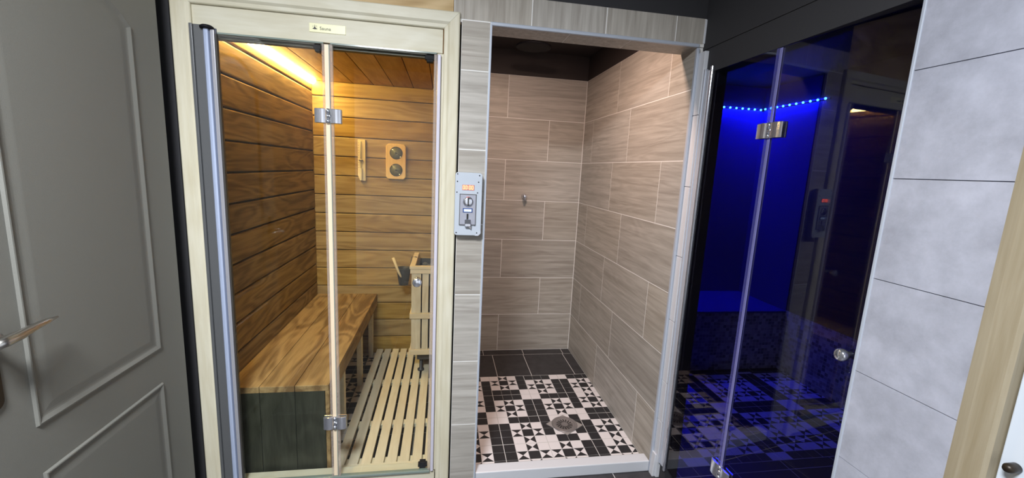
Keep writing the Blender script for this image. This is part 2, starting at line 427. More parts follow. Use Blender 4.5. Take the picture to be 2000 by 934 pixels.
rows = []
for k in range(7):
    z1, z0 = ZW[k], ZW[k+1]
    rows.append((z0, z1, [0.275] if k % 2 == 0 else [0.592]))
mb = MB(); mb.box(-0.02, 0.90, 1.402, 1.47, -0.05, 2.109)
wall_tiles(mb, 'Y', 1.402, 0.0, 0.861, rows)
struct('wall_shower_back', mb, [grout_w, tile_x])
mb = MB(); mb.box(-0.02, 0.90, 1.404, 1.47, 2.109, 2.46)
struct('wall_shower_back_upper', mb, brown_black)
rows = []
for k in range(7):
    z1, z0 = ZW[k], ZW[k+1]
    rows.append((z0, z1, [0.201, 0.80, 1.4] if k % 2 == 0 else [0.0026, 0.602, 1.20]))
mb = MB(); mb.box(0.863, 0.95, 0.004, 1.47, -0.05, 2.109)
wall_tiles(mb, 'X', 0.863, 0.002, 1.40, rows)
struct('wall_shower_right', mb, [grout_w, tile_y])
mb = MB(); mb.box(0.864, 0.95, 0.13, 1.47, 2.109, 2.46)
struct('wall_shower_right_upper', mb, brown_black)
mb = MB(); mb.box(-0.1, 0.95, 0.125, 1.47, 2.28, 2.33)
struct('ceiling_shower', mb, brown_black)
mb = MB(); mb.box(-0.112, -0.002, 0.002, 1.47, 0.0, 2.109)   # core of the pillar, shower's left wall
zp = [1.987, 1.807, 1.507, 1.207, 0.907, 0.607, 0.307, 0.0]
rows = [(zp[k+1], zp[k], [0.4, 1.0] if k % 2 else [0.7, 1.3]) for k in range(7)]
wall_tiles(mb, 'X', -0.002, 0.004, 1.40, rows, outward=1)
struct('wall_shower_left', mb, [brown_black, slate_tile])
mb = MB()
rows = [(zp[k+1], zp[k], []) for k in range(7)]
mb.box(-0.115, -0.006, -0.004, 0.002, 0.0, 1.987, 0)
wall_tiles(mb, 'Y', -0.004, -0.116, -0.006, rows, th=0.0010, g=0.0022)
struct('wall_front_pillar', mb, [grout_w, tile_x])
# lintel with vertical-grain tiles and tiled soffit
mb = MB(); mb.box(-0.145, 0.889, -0.003, 0.125, 1.979, 2.089)
for a, b in ((-0.145, 0.153), (0.153, 0.456), (0.456, 0.757), (0.757, 0.884)):
    mb.box(a+0.0022, b-0.0022, -0.0038, -0.003, 1.990, 2.089, 1)
for a, b in ((0.0, 0.313), (0.313, 0.571), (0.571, 0.861)):
    mb.box(a+0.002, b-0.002, 0.002, 0.123, 1.9783, 1.979, 1)
struct('wall_front_lintel', mb, [grout_w, tile_z])
mb = MB(); mb.box(-0.145, 0.889, 0.0, 0.125, 2.0895, 2.46)
struct('wall_front_upper', mb, black_paint)
# edge trims
mb = MB(); mb.box(-0.007, 0.001, -0.0085, 0.004, 0.0, 1.985)
struct('trim_1', mb, trim_steel, bevel=0.002)
mb = MB(); mb.box(-0.007, 0.868, -0.010, 0.004, 1.976, 1.990)
struct('trim_2', mb, trim_steel, bevel=0.004)
mb = MB(); mb.box(0.859, 0.871, -0.008, 0.006, 0.0, 1.974)
struct('trim_3', mb, trim_steel, bevel=0.002)
mb = MB()
zz = [0.0, 0.29, 0.49, 0.79, 1.09, 1.40, 1.70, 1.955]
for i in range(7): mb.box(0.8715, 0.8895, -0.046, 0.0, zz[i]+0.001, zz[i+1]-0.001)
mb.box(0.874, 0.888, -0.045, 0.0, 0.0, 1.955, 1)
mb.box(0.882, 0.893, -0.008, 0.0, 1.992, 2.086)
struct('trim_4', mb, [white_strip, grout_d], bevel=0.0015)
# low sill
mb = MB(); mb.box(0.0, 0.859, 0.0, 0.058, 0.0, 0.056)
struct('trim_5', mb, white_strip, bevel=0.004)
mb = MB(); mb.prism([(0.855, 0.0), (0.889, 0.0), (0.8895, 0.05), (0.87, 0.12), (0.862, 0.12), (0.857, 0.04)], -0.040, -0.006, 'Y')
struct('trim_6', mb, white_strip, bevel=0.006)

# ------------------------------------------------------------------ hall shell
mb = MB(); mb.box(-1.30, -1.165, -3.3, 0.0, 0.0, 2.46)
struct('wall_left', mb, plain('dark_side_wall', (0.055, 0.048, 0.042), 0.8))
mb = MB(); mb.box(-1.3, 1.0, -3.4, -3.3, 0.0, 2.46)
struct('wall_back', mb, plaster)
mb = MB(); mb.box(-1.3, 2.5, -3.4, 1.6, 2.46, 2.54)
struct('ceiling', mb, black_paint)
mb = MB(); mb.box(0.889, 0.949, -0.852, 0.0, 1.966, 2.46); mb.box(0.892, 0.946, -0.852, 0.0, 1.962, 1.967, 1)
mb.box(0.889, 0.949, -0.852, -0.0, 1.866, 1.963); mb.box(0.889, 0.949, -1.085, -0.852, 1.95, 2.46)
struct('wall_right_fascia', mb, [black_paint, mag])
mb = MB(); mb.box(0.889, 0.949, -0.094, 0.0, 0.0, 1.866)
struct('wall_right_jamb', mb, black_paint)
# grey concrete look tiles
mb = MB(); mb.box(0.893, 0.949, -1.085, -0.853, 0.0, 1.955)
g = [1.955, 1.704] + [1.704-0.2452*k for k in range(1, 8)]
g = [z for z in g if z > 0.0] + [0.0]
for i in range(len(g)-1): mb.box(0.889, 0.893, -1.085, -0.853, g[i+1]+0.001, g[i]-0.001, 1)
struct('wall_right', mb, [grout_d, concrete_tile])
mb = MB(); mb.box(0.887, 0.951, -0.857, -0.8485, 0.0, 1.955)
struct('trim_7', mb, trim_steel, bevel=0.002)
# wooden door casing and white door at the right edge
mb = MB()
mb.prism([(0.889, -1.078), (0.882, -1.080), (0.880, -1.098), (0.870, -1.103), (0.868, -1.140), (0.874, -1.146), (0.93, -1.146), (0.93, -1.078)], 0.0, 2.02, 'Z')
struct('trim_8', mb, casing_paint)
d4 = thing('door_4', (0.92, -1.15, 0), 'white door in the wooden casing at the far right edge', None, kind='structure')
del_cat = None
mb = MB(); mb.box(0.894, 0.934, -1.95, -1.148, 0.005, 2.0); build('door_leaf', mb, white_paint, d4, bevel=0.002)
mb = MB(); mb.lathe([(0.004, 0), (0.009, 0.002), (0.009, 0.02), (0.006, 0.026)], (0.894, -1.172, 0.935), 'X', 20, sgn=-1)
build('door_knob', mb, door_brown, d4)
mb = MB(); mb.box(0.889, 0.949, -3.3, -1.15, 2.02, 2.46); mb.box(0.889, 0.949, -3.3, -1.96, 0, 2.02)
struct('wall_right_rear', mb, plaster)
# ceiling lamp that lights the hall (behind the viewer)
lp = thing('ceiling_lamp', LAMP, 'square white ceiling lamp in the hall near the grey door', 'lamp')
mb = MB(); mb.box(LAMP.x-0.23, LAMP.x+0.23, LAMP.y-0.23, LAMP.y+0.23, LAMP.z+0.0, 2.46); build('housing', mb, white_paint, lp, bevel=0.01)
mb = MB(); mb.box(LAMP.x-0.21, LAMP.x+0.21, LAMP.y-0.21, LAMP.y+0.21, LAMP.z-0.012, LAMP.z+0.001); build('diffuser', mb, emit('lamp_diffuser', (0.93, 0.96, 1.0), 6), lp, bevel=0.004)

# ------------------------------------------------------------------ sauna shell
ZB = [1.970, 1.872] + [1.872-0.1335*k for k in range(1, 14)] + [0.0]
mb = MB(); mb.box(-1.12, -0.113, 1.436, 1.47, 0.0, 2.05)
for i in range(len(ZB)-1):
    if ZB[i+1] < 0: continue
    mb.box(-1.075, -0.13, 1.42, 1.437, ZB[i+1]+0.0022, ZB[i]-0.0022, 1)
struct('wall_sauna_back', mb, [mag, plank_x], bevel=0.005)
mb = MB(); mb.box(-1.12, -1.082, 0.03, 1.44, 0.0, 2.05)
z = 1.970; zs = [1.970, 1.900]
while zs[-1] > 0.12: zs.append(zs[-1]-0.1333)
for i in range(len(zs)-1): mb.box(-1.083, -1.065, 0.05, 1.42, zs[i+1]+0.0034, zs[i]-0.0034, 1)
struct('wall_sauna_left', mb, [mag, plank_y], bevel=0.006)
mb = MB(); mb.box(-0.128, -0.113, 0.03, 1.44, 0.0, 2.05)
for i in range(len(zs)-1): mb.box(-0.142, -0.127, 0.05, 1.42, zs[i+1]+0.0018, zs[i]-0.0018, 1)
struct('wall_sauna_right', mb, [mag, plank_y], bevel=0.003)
mb = MB(); mb.box(-1.12, -0.113, 0.03, 1.44, 1.986, 2.05)
x = -1.08
xs = [-1.085, -0.938] + [-0.802+0.1355*k for k in range(0, 5)] + [-0.127]
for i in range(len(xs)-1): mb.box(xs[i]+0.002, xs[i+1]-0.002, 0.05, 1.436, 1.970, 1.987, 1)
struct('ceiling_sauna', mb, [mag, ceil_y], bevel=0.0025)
# board above the sauna casing
mb = MB(); mb.box(-1.165, -0.147, 0.0, 0.05, 1.952, 2.46)
struct('wall_front_left', mb, wood('fascia_plywood', (0.62, 0.46, 0.25), (0.42, 0.28, 0.12), 'X', var=0.03, along=1.2, across=12, ring=1.2))
mb = MB(); mb.box(-1.165, -1.113, 0.0, 0.05, 0.0, 1.952)
struct('wall_front_corner', mb, black_paint)

# ------------------------------------------------------------------ sauna door: casing, frame, glass leaves
d2 = thing('door_2', (-0.61, 0, 0), 'pine framed folding glass sauna door with two clear leaves', None, kind='structure')
def casing_profile(u0, u1):  # u0 outer, u1 inner; (u, depth)
    s = 1 if u1 > u0 else -1; w_ = abs(u1-u0)
    return [(u0, 0.0), (u0, -0.016), (u0+s*0.004, -0.020), (u0+s*w_*0.62, -0.020), (u0+s*w_*0.70, -0.016), (u0+s*w_*0.76, -0.013), (u1-s*0.003, -0.012), (u1, -0.009), (u1, 0.0)]
def casing_piece(A, B, horizontal):
    """mitred board: A,B lists of outer/inner end points computed from profile"""
    mb = MB()
    return mb
def casing():
    out = []
    # left vertical, right vertical, top: mitred at the two upper corners
    xl0, xl1, xr0, xr1, zt0, zt1 = -1.101, -1.041, -0.122, -0.181, 2.008, 1.947
    pl = casing_profile(xl0, xl1); pr = casing_profile(xr0, xr1); pt = casing_profile(zt0, zt1)
    n = len(pl)
    def piece(P0, P1):
        mb = MB(); mb.add(P0+P1, [tuple(range(n))[::-1], tuple(range(n, 2*n))] + [(i, (i+1) % n, n+(i+1) % n, n+i) for i in range(n)]); return mb
    def ztop(u, o, i): return zt0 + (abs(u-o)/abs(i-o))*(zt1-zt0)
    out.append(('casing_board', piece([(u, d, 0.0) for u, d in pl], [(u, d, ztop(u, xl0, xl1)) for u, d in pl]), pine_z))
    out.append(('casing_board', piece([(u, d, 0.0) for u, d in pr], [(u, d, ztop(u, xr0, xr1)) for u, d in pr]), pine_z))
    def xs_(zv, o, i): return o + (abs(zv-zt0)/abs(zt1-zt0))*(i-o)
    out.append(('casing_board', piece([(xs_(zv, xl0, xl1)+0.0006, d, zv) for zv, d in pt], [(xs_(zv, xr0, xr1)-0.0006, d, zv) for zv, d in pt]), pine_x))
    return out
for n_, mb, mt in casing(): build(n_, mb, mt, d2)
mb = MB(); mb.box(-1.047, -0.184, 0.0, 0.045, 1.860, 1.949); build('frame_header', mb, pine_x, d2, bevel=0.002)
mb = MB(); mb.box(-1.044, -0.206, 0.012, 0.040, 1.842, 1.8595); build('door_stop', mb, plain('dark_stop', (0.05, 0.045, 0.03), 0.5), d2)
mb = MB(); mb.box(-0.2045, -0.122, 0.0, 0.045, 0.088, 1.859); build('frame_stile', mb, pine_z, d2, bevel=0.002)
mb = MB(); mb.box(-1.100, -1.046, 0.0, 0.045, 0.0, 1.949); build('frame_stile', mb, pine_z, d2, bevel=0.002)
mb = MB(); mb.box(-1.045, -0.184, -0.004, 0.060, 0.0, 0.086); build('frame_sill', mb, pine_x, d2, bevel=0.003)
mb = MB(); mb.box(-0.966, -0.205, -0.016, 0.004, 0.086, 0.097); build('bottom_track', mb, glass_edge, d2, bevel=0.002)
# wall profile of the left side
pr_ = thing  # (profile stays part of the door)
mb = MB(); mb.box(-1.046, -1.036, -0.018, 0.0, 0.088, 1.880); mb.box(-1.036, -1.004, -0.010, 0.0, 0.088, 1.880)
pp = build('wall_profile', mb, alu_dark, d2, bevel=0.0015)
mb = MB(); mb.box(-1.008, -0.966, -0.006, 0.0, 0.088, 1.872); post = build('hinge_post', mb, plain('dark_blue_grey_post', (0.05, 0.055, 0.08), 0.35, 0.3), d2, bevel=0.001)
mb = MB(); mb.prism([(-1.006, -0.006), (-1.004, -0.014), (-0.999, -0.020), (-0.992, -0.021), (-0.987, -0.018), (-0.985, -0.006)], 0.088, 1.872, 'Z'); build('hinge_tube', mb, plain('aluminium_blue_highlight', (0.50, 0.58, 0.78), 0.3, 0.25), d2)  # bright reflection stripe of the post, painted in as pale blue
mb = MB(); mb.box(-0.982, -0.969, -0.015, -0.006, 0.088, 1.866); build('hinge_strip', mb, plain('pale_grey_aluminium', (0.42, 0.42, 0.46), 0.3, 0.25), d2, bevel=0.002)
mb = MB(); mb.lathe([(0.004, 0), (0.021, 0.001), (0.021, 0.008), (0.015, 0.012)], (-0.992, -0.012, 1.866), 'Z', 24); build('post_cap', mb, black_plastic, d2)
mb = MB(); mb.box(-0.966, -0.961, -0.016, -0.002, 0.098, 1.852); build('seal', mb, plain('dark_seal', (0.05, 0.045, 0.04), 0.5), d2)
# leaves
mb = MB(); mb.box(-0.9605, -0.612, -0.012, -0.004, 0.099, 1.853); g1 = build('glass_leaf', mb, clear_glass, d2)
mb = MB(); mb.box(-0.588, -0.207, -0.012, -0.004, 0.099, 1.853); g2 = build('glass_leaf', mb, clear_glass, d2)
for x0, x1 in ((-0.9605, -0.612), (-0.588, -0.207)):
    mb = MB(); mb.box(x0, x1, -0.012, -0.004, 1.8532, 1.8585); build('leaf_edge', mb, glass_edge, d2)
mb = MB(); mb.box(-0.6165, -0.6090, -0.0145, -0.002, 0.10, 1.852); build('seal', mb, seal, d2)
mb = MB(); mb.box(-0.5905, -0.580, -0.0145, -0.002, 0.10, 1.852); build('seal', mb, seal, d2)
mb = MB(); mb.box(-0.5935, -0.5907, -0.0125, -0.004, 0.10, 1.852); build('leaf_edge', mb, glass_edge, d2)
mb = MB(); mb.box(-0.6085, -0.5938, -0.0105, -0.004, 0.10, 1.852); build('fold_seal', mb, seal_reflect_warm, d2)
mb = MB(); mb.box(-0.216, -0.2045, -0.0145, -0.001, 0.10, 1.852); build('seal', mb, seal, d2, bevel=0.002)
mb = MB(); mb.box(-0.203, -0.190, -0.016, -0.001, 0.092, 1.852); build('edge_profile', mb, plain('pale_profile', (0.62, 0.60, 0.70), 0.35), d2, bevel=0.003)
for x_, z_, w_, h_ in ((-0.636, 1.843, 0.026, 0.016), (-0.232, 1.843, 0.038, 0.018), (-0.237, 0.112, 0.040, 0.014)):
    mb = MB(); mb.box(x_-w_/2, x_+w_/2, -0.001, 0.022, z_-h_/2, z_+h_/2); mb.box(x_-w_/3, x_+w_/3, 0.0, 0.026, z_-h_, z_+h_)
    build('magnet_catch', mb, black_plastic, d2, bevel=0.002)

def hinge(parent, frame, zc, h, wide):
    """glass-to-glass hinge: two curved plates either side of the fold and a barrel. frame(u, d, z) -> world"""
    for s in (-1, 1):
        mb = MB(); n = 7; vs = []
        for i in range(n):
            t = i/(n-1); u = s*(0.008 + t*(wide-0.008)); d = -0.012 - 0.010*math.sin(math.pi*(0.25+0.6*t))
            for zz_ in (zc-h/2, zc+h/2): vs.append(frame(u, d, zz_))
        for i in range(n):
            t = i/(n-1); u = s*(0.008 + t*(wide-0.008))
            for zz_ in (zc-h/2, zc+h/2): vs.append(frame(u, -0.0125, zz_))
        fs = []
        for i in range(n-1):
            a, b = 2*i, 2*i+2; fs += [(a, b, b+1, a+1), (2*n+a, 2*n+a+1, 2*n+b+1, 2*n+b), (a, 2*n+a, 2*n+b, b), (a+1, b+1, 2*n+b+1, 2*n+a+1)]
        fs += [(0, 1, 2*n+1, 2*n), (2*n-2, 4*n-2, 4*n-1, 2*n-1)]
        mb.add(vs, fs, 0, False)
        # clamp plate behind the glass
        q = [frame(s*0.010, 0.004, zc-h/2), frame(s*wide, 0.004, zc-h/2), frame(s*wide, 0.004, zc+h/2), frame(s*0.010, 0.004, zc+h/2),
             frame(s*0.010, -0.003, zc-h/2), frame(s*wide, -0.003, zc-h/2), frame(s*wide, -0.003, zc+h/2), frame(s*0.010, -0.003, zc+h/2)]
        mb.add(q, [(0, 1, 2, 3), (4, 7, 6, 5), (0, 4, 5, 1), (1, 5, 6, 2), (2, 6, 7, 3), (3, 7, 4, 0)])
        pl = build('hinge_plate', mb, chrome, parent, bevel=0.0012)
    mb = MB()
    for a, b, r in ((-0.5, -0.2, 0.0065), (-0.18, 0.18, 0.0055), (0.2, 0.5, 0.0065)):
        p0 = frame(0, -0.016, zc+a*h); p1 = frame(0, -0.016, zc+b*h); mb.tube([p0, p1], r, 14)
    # knuckle arm bridging to the second plate
    mb.tube([frame(0, -0.016, zc), frame(0.012, -0.014, zc)], 0.007, 10)
    build('hinge_barrel', mb, chrome, parent)
fs_ = lambda u, d, z: (-0.600+u, d, z)
hinge(d2, fs_, 1.600, 0.052, 0.047); hinge(d2, fs_, 0.350, 0.056, 0.045)
mb = MB(); mb.lathe([(0.010, 0), (0.010, 0.008), (0.017, 0.014), (0.0185, 0.020), (0.0185, 0.030), (0.015, 0.034)], (-0.268, -0.012, 0.968), 'Y', 28, sgn=-1)
mb.lathe([(0.012, 0), (0.012, 0.012)], (-0.268, -0.004, 0.968), 'Y', 20)
build('door_knob', mb, chrome, d2)

# ------------------------------------------------------------------ SAUNA sign
sg = thing('name_sign', (-0.5975, -0.001, 1.907), 'small yellow name label reading Sauna on the pine header', 'sign')
mb = MB(); mb.box(-0.660, -0.5355, -0.0025, 0.0, 1.8925, 1.9225); build('plate', mb, sign_paper, sg, bevel=0.0006)
def text(body, size, loc, mat, parent, name, rot=(math.pi/2, 0, 0), ext=0.0003):
    c = D.curves.new(name, 'FONT'); c.body = body; c.size = size; c.extrude = ext; c.space_character = 1.08
    t = D.objects.new(name, c); COL.objects.link(t)
    dg = bpy.context.evaluated_depsgraph_get(); me = D.meshes.new_from_object(t.evaluated_get(dg)); D.objects.remove(t)
    o = D.objects.new(name, me); COL.objects.link(o); me.materials.clear(); me.materials.append(mat)
    o.rotation_euler = rot; o.location = Vector(loc) - Vector(parent['_o']); o.parent = parent
    return o
text('Sauna', 0.0155, (-0.6245, -0.003, 1.9015), ink, sg, 'lettering')
mb = MB()
mb.prism([(-0.6495, 1.9035), (-0.6415, 1.9015), (-0.6315, 1.9035), (-0.6355, 1.9055), (-0.6385, 1.9068), (-0.6395, 1.9105), (-0.6410, 1.9135), (-0.6425, 1.9105), (-0.6440, 1.9065)], -0.0032, -0.0024, 'Y')
mb.lathe([(0.0013, 0), (0.0013, 0.0008)], (-0.641, -0.0032, 1.9150), 'Y', 12)
for s in (-1, 1):
    for q in (0, 1):
        mb.tube([(-0.641+s*(0.0045+q*0.0022), -0.0028, 1.9085), (-0.641+s*(0.0053+q*0.0022), -0.0028, 1.9105), (-0.641+s*(0.0043+q*0.0022), -0.0028, 1.9125), (-0.641+s*(0.0050+q*0.0020), -0.0028, 1.9150)], 0.00025, 6)
build('emblem', mb, ink, sg)

# ------------------------------------------------------------------ sauna interior things
sb = thing('sauna_bench', (-0.855, 0.75, 0), 'long warm brown wooden bench along the left wall inside the sauna', 'bench')
bx_ = [-1.064, -0.926, -0.785, -0.645]
for i in range(3):
    mb = MB(); mb.box(bx_[i]+0.001, bx_[i+1]-0.001, 0.077, 1.419, 0.446, 0.474); build('seat_board', mb, bench_y, sb, bevel=0.002)
mb = MB(); mb.box(-0.668, -0.645, 0.098, 1.419, 0.385, 0.4455); build('apron', mb, bench_y, sb, bevel=0.002)
for i in range(3):
    mb = MB(); mb.box(bx_[i]+0.0008, bx_[i+1]-(0.0008 if i < 2 else 0.018), 0.078, 0.096, 0.05, 0.4455); build('end_board', mb, bench_z, sb, bevel=0.0015)
mb = MB(); mb.box(-0.6615, -0.645, 0.078, 0.097, 0.002, 0.4455); build('corner_post', mb, bench_y, sb, bevel=0.002)
for y_ in (0.47, 0.95, 1.37):
    mb = MB(); mb.box(-0.700, -0.669, y_-0.020, y_+0.020, 0.0, 0.4455); build('leg', mb, slat_y, sb, bevel=0.002)
for y_ in (0.13, 1.38):
    mb = MB(); mb.box(-1.05, -1.02, y_-0.015, y_+0.015, 0.0, 0.4455); build('leg', mb, slat_y, sb)

db = thing('duckboard', (-0.39, 0.73, 0), 'slatted pale wooden duckboard on the sauna floor', 'floor grate')
k = 0
x = -0.643
while x < -0.16:
    mb = MB(); mb.box(x, min(x+0.0455, -0.145), 0.118, 1.385, 0.032, 0.050); build('slat', mb, slat_y, db, bevel=0.002); x += 0.0585
for y_ in (0.16, 0.465, 0.923, 1.34):
    mb = MB(); mb.box(-0.643, -0.148, y_-0.022, y_+0.022, 0.008, 0.0318); build('batten', mb, slat_x, db, bevel=0.002)
mb = MB(); mb.box(-0.643, -0.148, 0.084, 0.1165, 0.008, 0.052); build('front_batten', mb, slat_x, db, bevel=0.002)

# heater with wooden guard
X0, X1, Y0, Y1 = -0.362, -0.150, 0.952, 1.385
hg = thing('heater_guard', (-0.256, 1.17, 0.2), 'pale wooden crate guard around the sauna heater by the right wall', 'heater guard')
def rail(z0, z1, t, name='rail', top=False):
    o_ = t
    mb = MB()
    mb.prism([(X0-o_, Y0-o_), (X1, Y0-o_), (X1, Y0+0.022), (X0+0.022, Y0+0.022)], z0, z1, 'Z')
    mb.prism([(X0-o_, Y0-o_), (X0+0.022, Y0+0.022), (X0+0.022, Y1), (X0-o_, Y1)], z0, z1, 'Z')
    build(name, mb, guard_x, hg, bevel=0.0015)
rail(0.782, 0.800, 0.012, 'cap_rail'); rail(0.752, 0.7815, 0.008); rail(0.450, 0.485, 0.010); rail(0.200, 0.235, 0.010)
sl = [(X0, X0+0.060), (X0+0.068, X0+0.108), (X0+0.118, X0+0.160), (X0+0.170, X1)]
for a, b in sl:
    for z0, z1 in ((0.2355, 0.4495), (0.4855, 0.7515)):
        mb = MB(); mb.box(a, b, Y0, Y0+0.014, z0, z1); build('slat', mb, guard_z, hg, bevel=0.0015)
for k in range(6):
    a = Y0+0.016+k*0.070
    for z0, z1 in ((0.2355, 0.4495), (0.4855, 0.7515)):
        mb = MB(); mb.box(X0, X0+0.014, a, a+0.058, z0, z1); build('side_slat', mb, guard_z, hg, bevel=0.0015)
ht = thing('sauna_heater', (-0.25, 1.18, 0.05), 'dark metal sauna stove standing inside the wooden guard', 'stove')
mb = MB(); mb.box(-0.325, -0.165, 0.995, 1.345, 0.14, 0.705); build('body', mb, heater_metal, ht, bevel=0.006)
mb = MB(); mb.box(-0.335, -0.155, 0.985, 1.355, 0.7055, 0.745); mb2 = MB()
fr = MB()
fr.box(-0.335, -0.325, 0.985, 1.355, 0.7055, 0.765); fr.box(-0.165, -0.155, 0.985, 1.355, 0.7055, 0.765)
fr.box(-0.3245, -0.1655, 0.985, 0.995, 0.7055, 0.765); fr.box(-0.3245, -0.1655, 1.345, 1.355, 0.7055, 0.765)
build('stone_tray', fr, heater_metal, ht)
mb = MB()
for i in range(26):
    cx, cy, r = random.uniform(-0.305, -0.185), random.uniform(1.02, 1.32), random.uniform(0.020, 0.030)
    zc = 0.722+random.uniform(0, 0.022)
    vs = []; fs = []; nn = 8
    rr = [random.uniform(0.75, 1.1) for _ in range(nn*4)]
    prof = [(-0.8, 0.5), (-0.3, 0.95), (0.35, 0.9), (0.8, 0.45)]
    for j, (h_, q_) in enumerate(prof):
        for t in range(nn): 
            a = 2*math.pi*t/nn; vs.append((cx+r*q_*math.cos(a)*rr[j*nn+t], cy+r*q_*math.sin(a)*rr[j*nn+t], zc+h_*r*0.8))
    for j in range(3):
        for t in range(nn): fs.append((j*nn+t, j*nn+(t+1) % nn, (j+1)*nn+(t+1) % nn, (j+1)*nn+t))
    fs.append(tuple(range(nn))[::-1]); fs.append(tuple(3*nn+t for t in range(nn)))
    mb.add(vs, fs)
st_ = build('stones', mb, stone_mat, ht); st_['kind'] = 'stuff'
for px_, py_ in ((-0.30, 1.03), (-0.19, 1.03), (-0.30, 1.31), (-0.19, 1.31)):
    mb = MB(); mb.lathe([(0.022, 0.0), (0.022, 0.01), (0.010, 0.016), (0.010, 0.09)], (px_, py_, 0.0508), 'Z', 16); build('leg', mb, heater_metal, ht)
# bucket and ladle
bc = Vector((-0.436, 1.22, 0.602))
bk = thing('sauna_bucket', bc, 'small black tapered bucket hung on the left side of the heater guard', 'bucket')
mb = MB(); mb.lathe([(0.030, 0), (0.032, 0.002), (0.050, 0.116), (0.052, 0.122), (0.048, 0.122), (0.045, 0.100), (0.030, 0.008), (0.002, 0.006)], bc, 'Z', 28); build('pail', mb, bucket_mat, bk)
mb = MB(); mb.tube([(bc.x+0.046, bc.y-0.02, bc.z+0.118), (bc.x+0.050, bc.y-0.02, bc.z+0.165), (bc.x+0.054, bc.y-0.01, bc.z+0.202), (-0.352, bc.y-0.01, bc.z+0.203), (-0.338, bc.y-0.01, bc.z+0.19)], 0.003, 8); build('hook', mb, bucket_mat, bk)
ld = thing('ladle', (bc.x, bc.y, bc.z+0.02), 'wooden handled ladle resting in the black bucket', 'ladle')
mb = MB(); mb.tube([(bc.x+0.005, bc.y-0.02, bc.z+0.03), (bc.x-0.030, bc.y-0.045, bc.z+0.10), (-0.502, 1.165, 0.806)], [0.007, 0.0085, 0.0095], 10); build('handle', mb, timer_wood, ld)
mb = MB(); mb.lathe([(0.006, 0), (0.020, 0.004), (0.026, 0.018), (0.024, 0.018), (0.016, 0.006)], (bc.x+0.008, bc.y-0.01, bc.z+0.012), 'Z', 16); build('cup', mb, bucket_mat, ld)

# thermo-hygrometer
th = thing('thermo_hygrometer', (-0.511, 1.42, 1.33), 'honey wooden plaque with two round dials on the sauna back wall', 'gauge')
cx, z0, z1 = -0.511, 1.330, 1.577; hw = 0.069
c_ = 0.016
mb = MB(); mb.prism([(cx-hw+c_, z0), (cx+hw-c_, z0), (cx+hw, z0+c_), (cx+hw, z1-c_), (cx+hw-c_, z1), (cx-hw+c_, z1), (cx-hw, z1-c_), (cx-hw, z0+c_)], 1.396, 1.4195, 'Y')
build('plaque', mb, gauge_wood, th, bevel=0.005, segs=3)
for zc in (1.514, 1.395):
    mb = MB(); mb.lathe([(0.044, 0), (0.044, 0.003), (0.040, 0.004), (0.040, 0.0015)], (cx+0.002, 1.396, zc), 'Y', 40, sgn=-1)
    di = build('dial', mb, door_brown, th)
    mb = MB(); mb.lathe([(0.0395, 0), (0.0395, 0.002)], (cx+0.002, 1.3955, zc), 'Y', 40, sgn=-1); build('face', mb, dial_face, di) if False else None
    f_ = build('dial_face', mb, dial_face, di)
    mb = MB()
    a = math.radians(35 if zc > 1.45 else 10)
    dx, dz = math.cos(a), -math.sin(a)
    mb.prism([(cx+0.002-0.008*dx-0.003*dz, zc-0.008*dz+0.003*dx), (cx+0.002+0.030*dx, zc+0.030*dz), (cx+0.002-0.008*dx+0.003*dz, zc-0.008*dz-0.003*dx)], 1.3925, 1.3933, 'Y')
    mb.lathe([(0.0055, 0), (0.0055, 0.002)], (cx+0.002, 1.3935, zc), 'Y', 16, sgn=-1)
    for t in range(15):
        b = math.radians(-40+t*18.6); q0, q1 = 0.030, 0.036
        mb.tube([(cx+0.002+q0*math.cos(b), 1.3932, zc+q0*math.sin(b)), (cx+0.002+q1*math.cos(b), 1.3932, zc+q1*math.sin(b))], 0.0005, 5)
    build('hand', mb, ink, di)
    mb = MB(); mb.lathe([(0.0405, 0), (0.039, 0.003), (0.028, 0.006), (0.002, 0.0075)], (cx+0.002, 1.3918, zc), 'Y', 40, sgn=-1)
    build('glass', mb, clear_glass, di)
# sand timer
tm = thing('sand_timer', (-0.743, 1.42, 1.31), 'slim pale wooden sand timer hung upright on the sauna back wall', 'timer')
mb = MB(); mb.prism([(-0.757, 1.310), (-0.719, 1.308), (-0.719, 1.594), (-0.770, 1.594), (-0.770, 1.345)], 1.400, 1.4195, 'Y'); build('board', mb, timer_wood, tm, bevel=0.002)
mb = MB()
for z0_, z1_ in ((1.335, 1.445), (1.462, 1.580)):
    mb.tube([(-0.748, 1.390, z0_), (-0.748, 1.390, z1_)], 0.0045, 10)
build('glass_tube', mb, frosted('timer_glass', (0.5, 0.45, 0.3), 0.6), tm)
mb = MB(); mb.box(-0.760, -0.735, 1.381, 1.3995, 1.447, 1.453); build('clamp', mb, door_brown, tm)
mb = MB(); mb.box(-0.754, -0.740, 1.378, 1.3995, 1.312, 1.395); build('sand_block', mb, plain('pale_sand', (0.66, 0.60, 0.42), 0.7), tm, bevel=0.002)
mb = MB()
for t in range(11): mb.box(-0.768, -0.761, 1.3994, 1.4005, 1.40+t*0.017, 1.4016+t*0.017)
build('scale', mb, ink, tm)
# warm LED line in the ceiling corner
le = thing('led_light_line', (-1.05, 0.72, 1.94), 'glowing warm white light line along the top left corner of the sauna', 'light')
mb = MB(); r_ = 0.026; cx0, cz0 = -1.0645, 1.9695
q = [(cx0, cz0)] + [(cx0+r_*math.cos(a), cz0-r_*math.sin(a)) for a in [math.pi/2*i/8 for i in range(9)]]
mb.prism(q, 0.052, 1.418, 'Y'); build('lens', mb, warm_led, le)

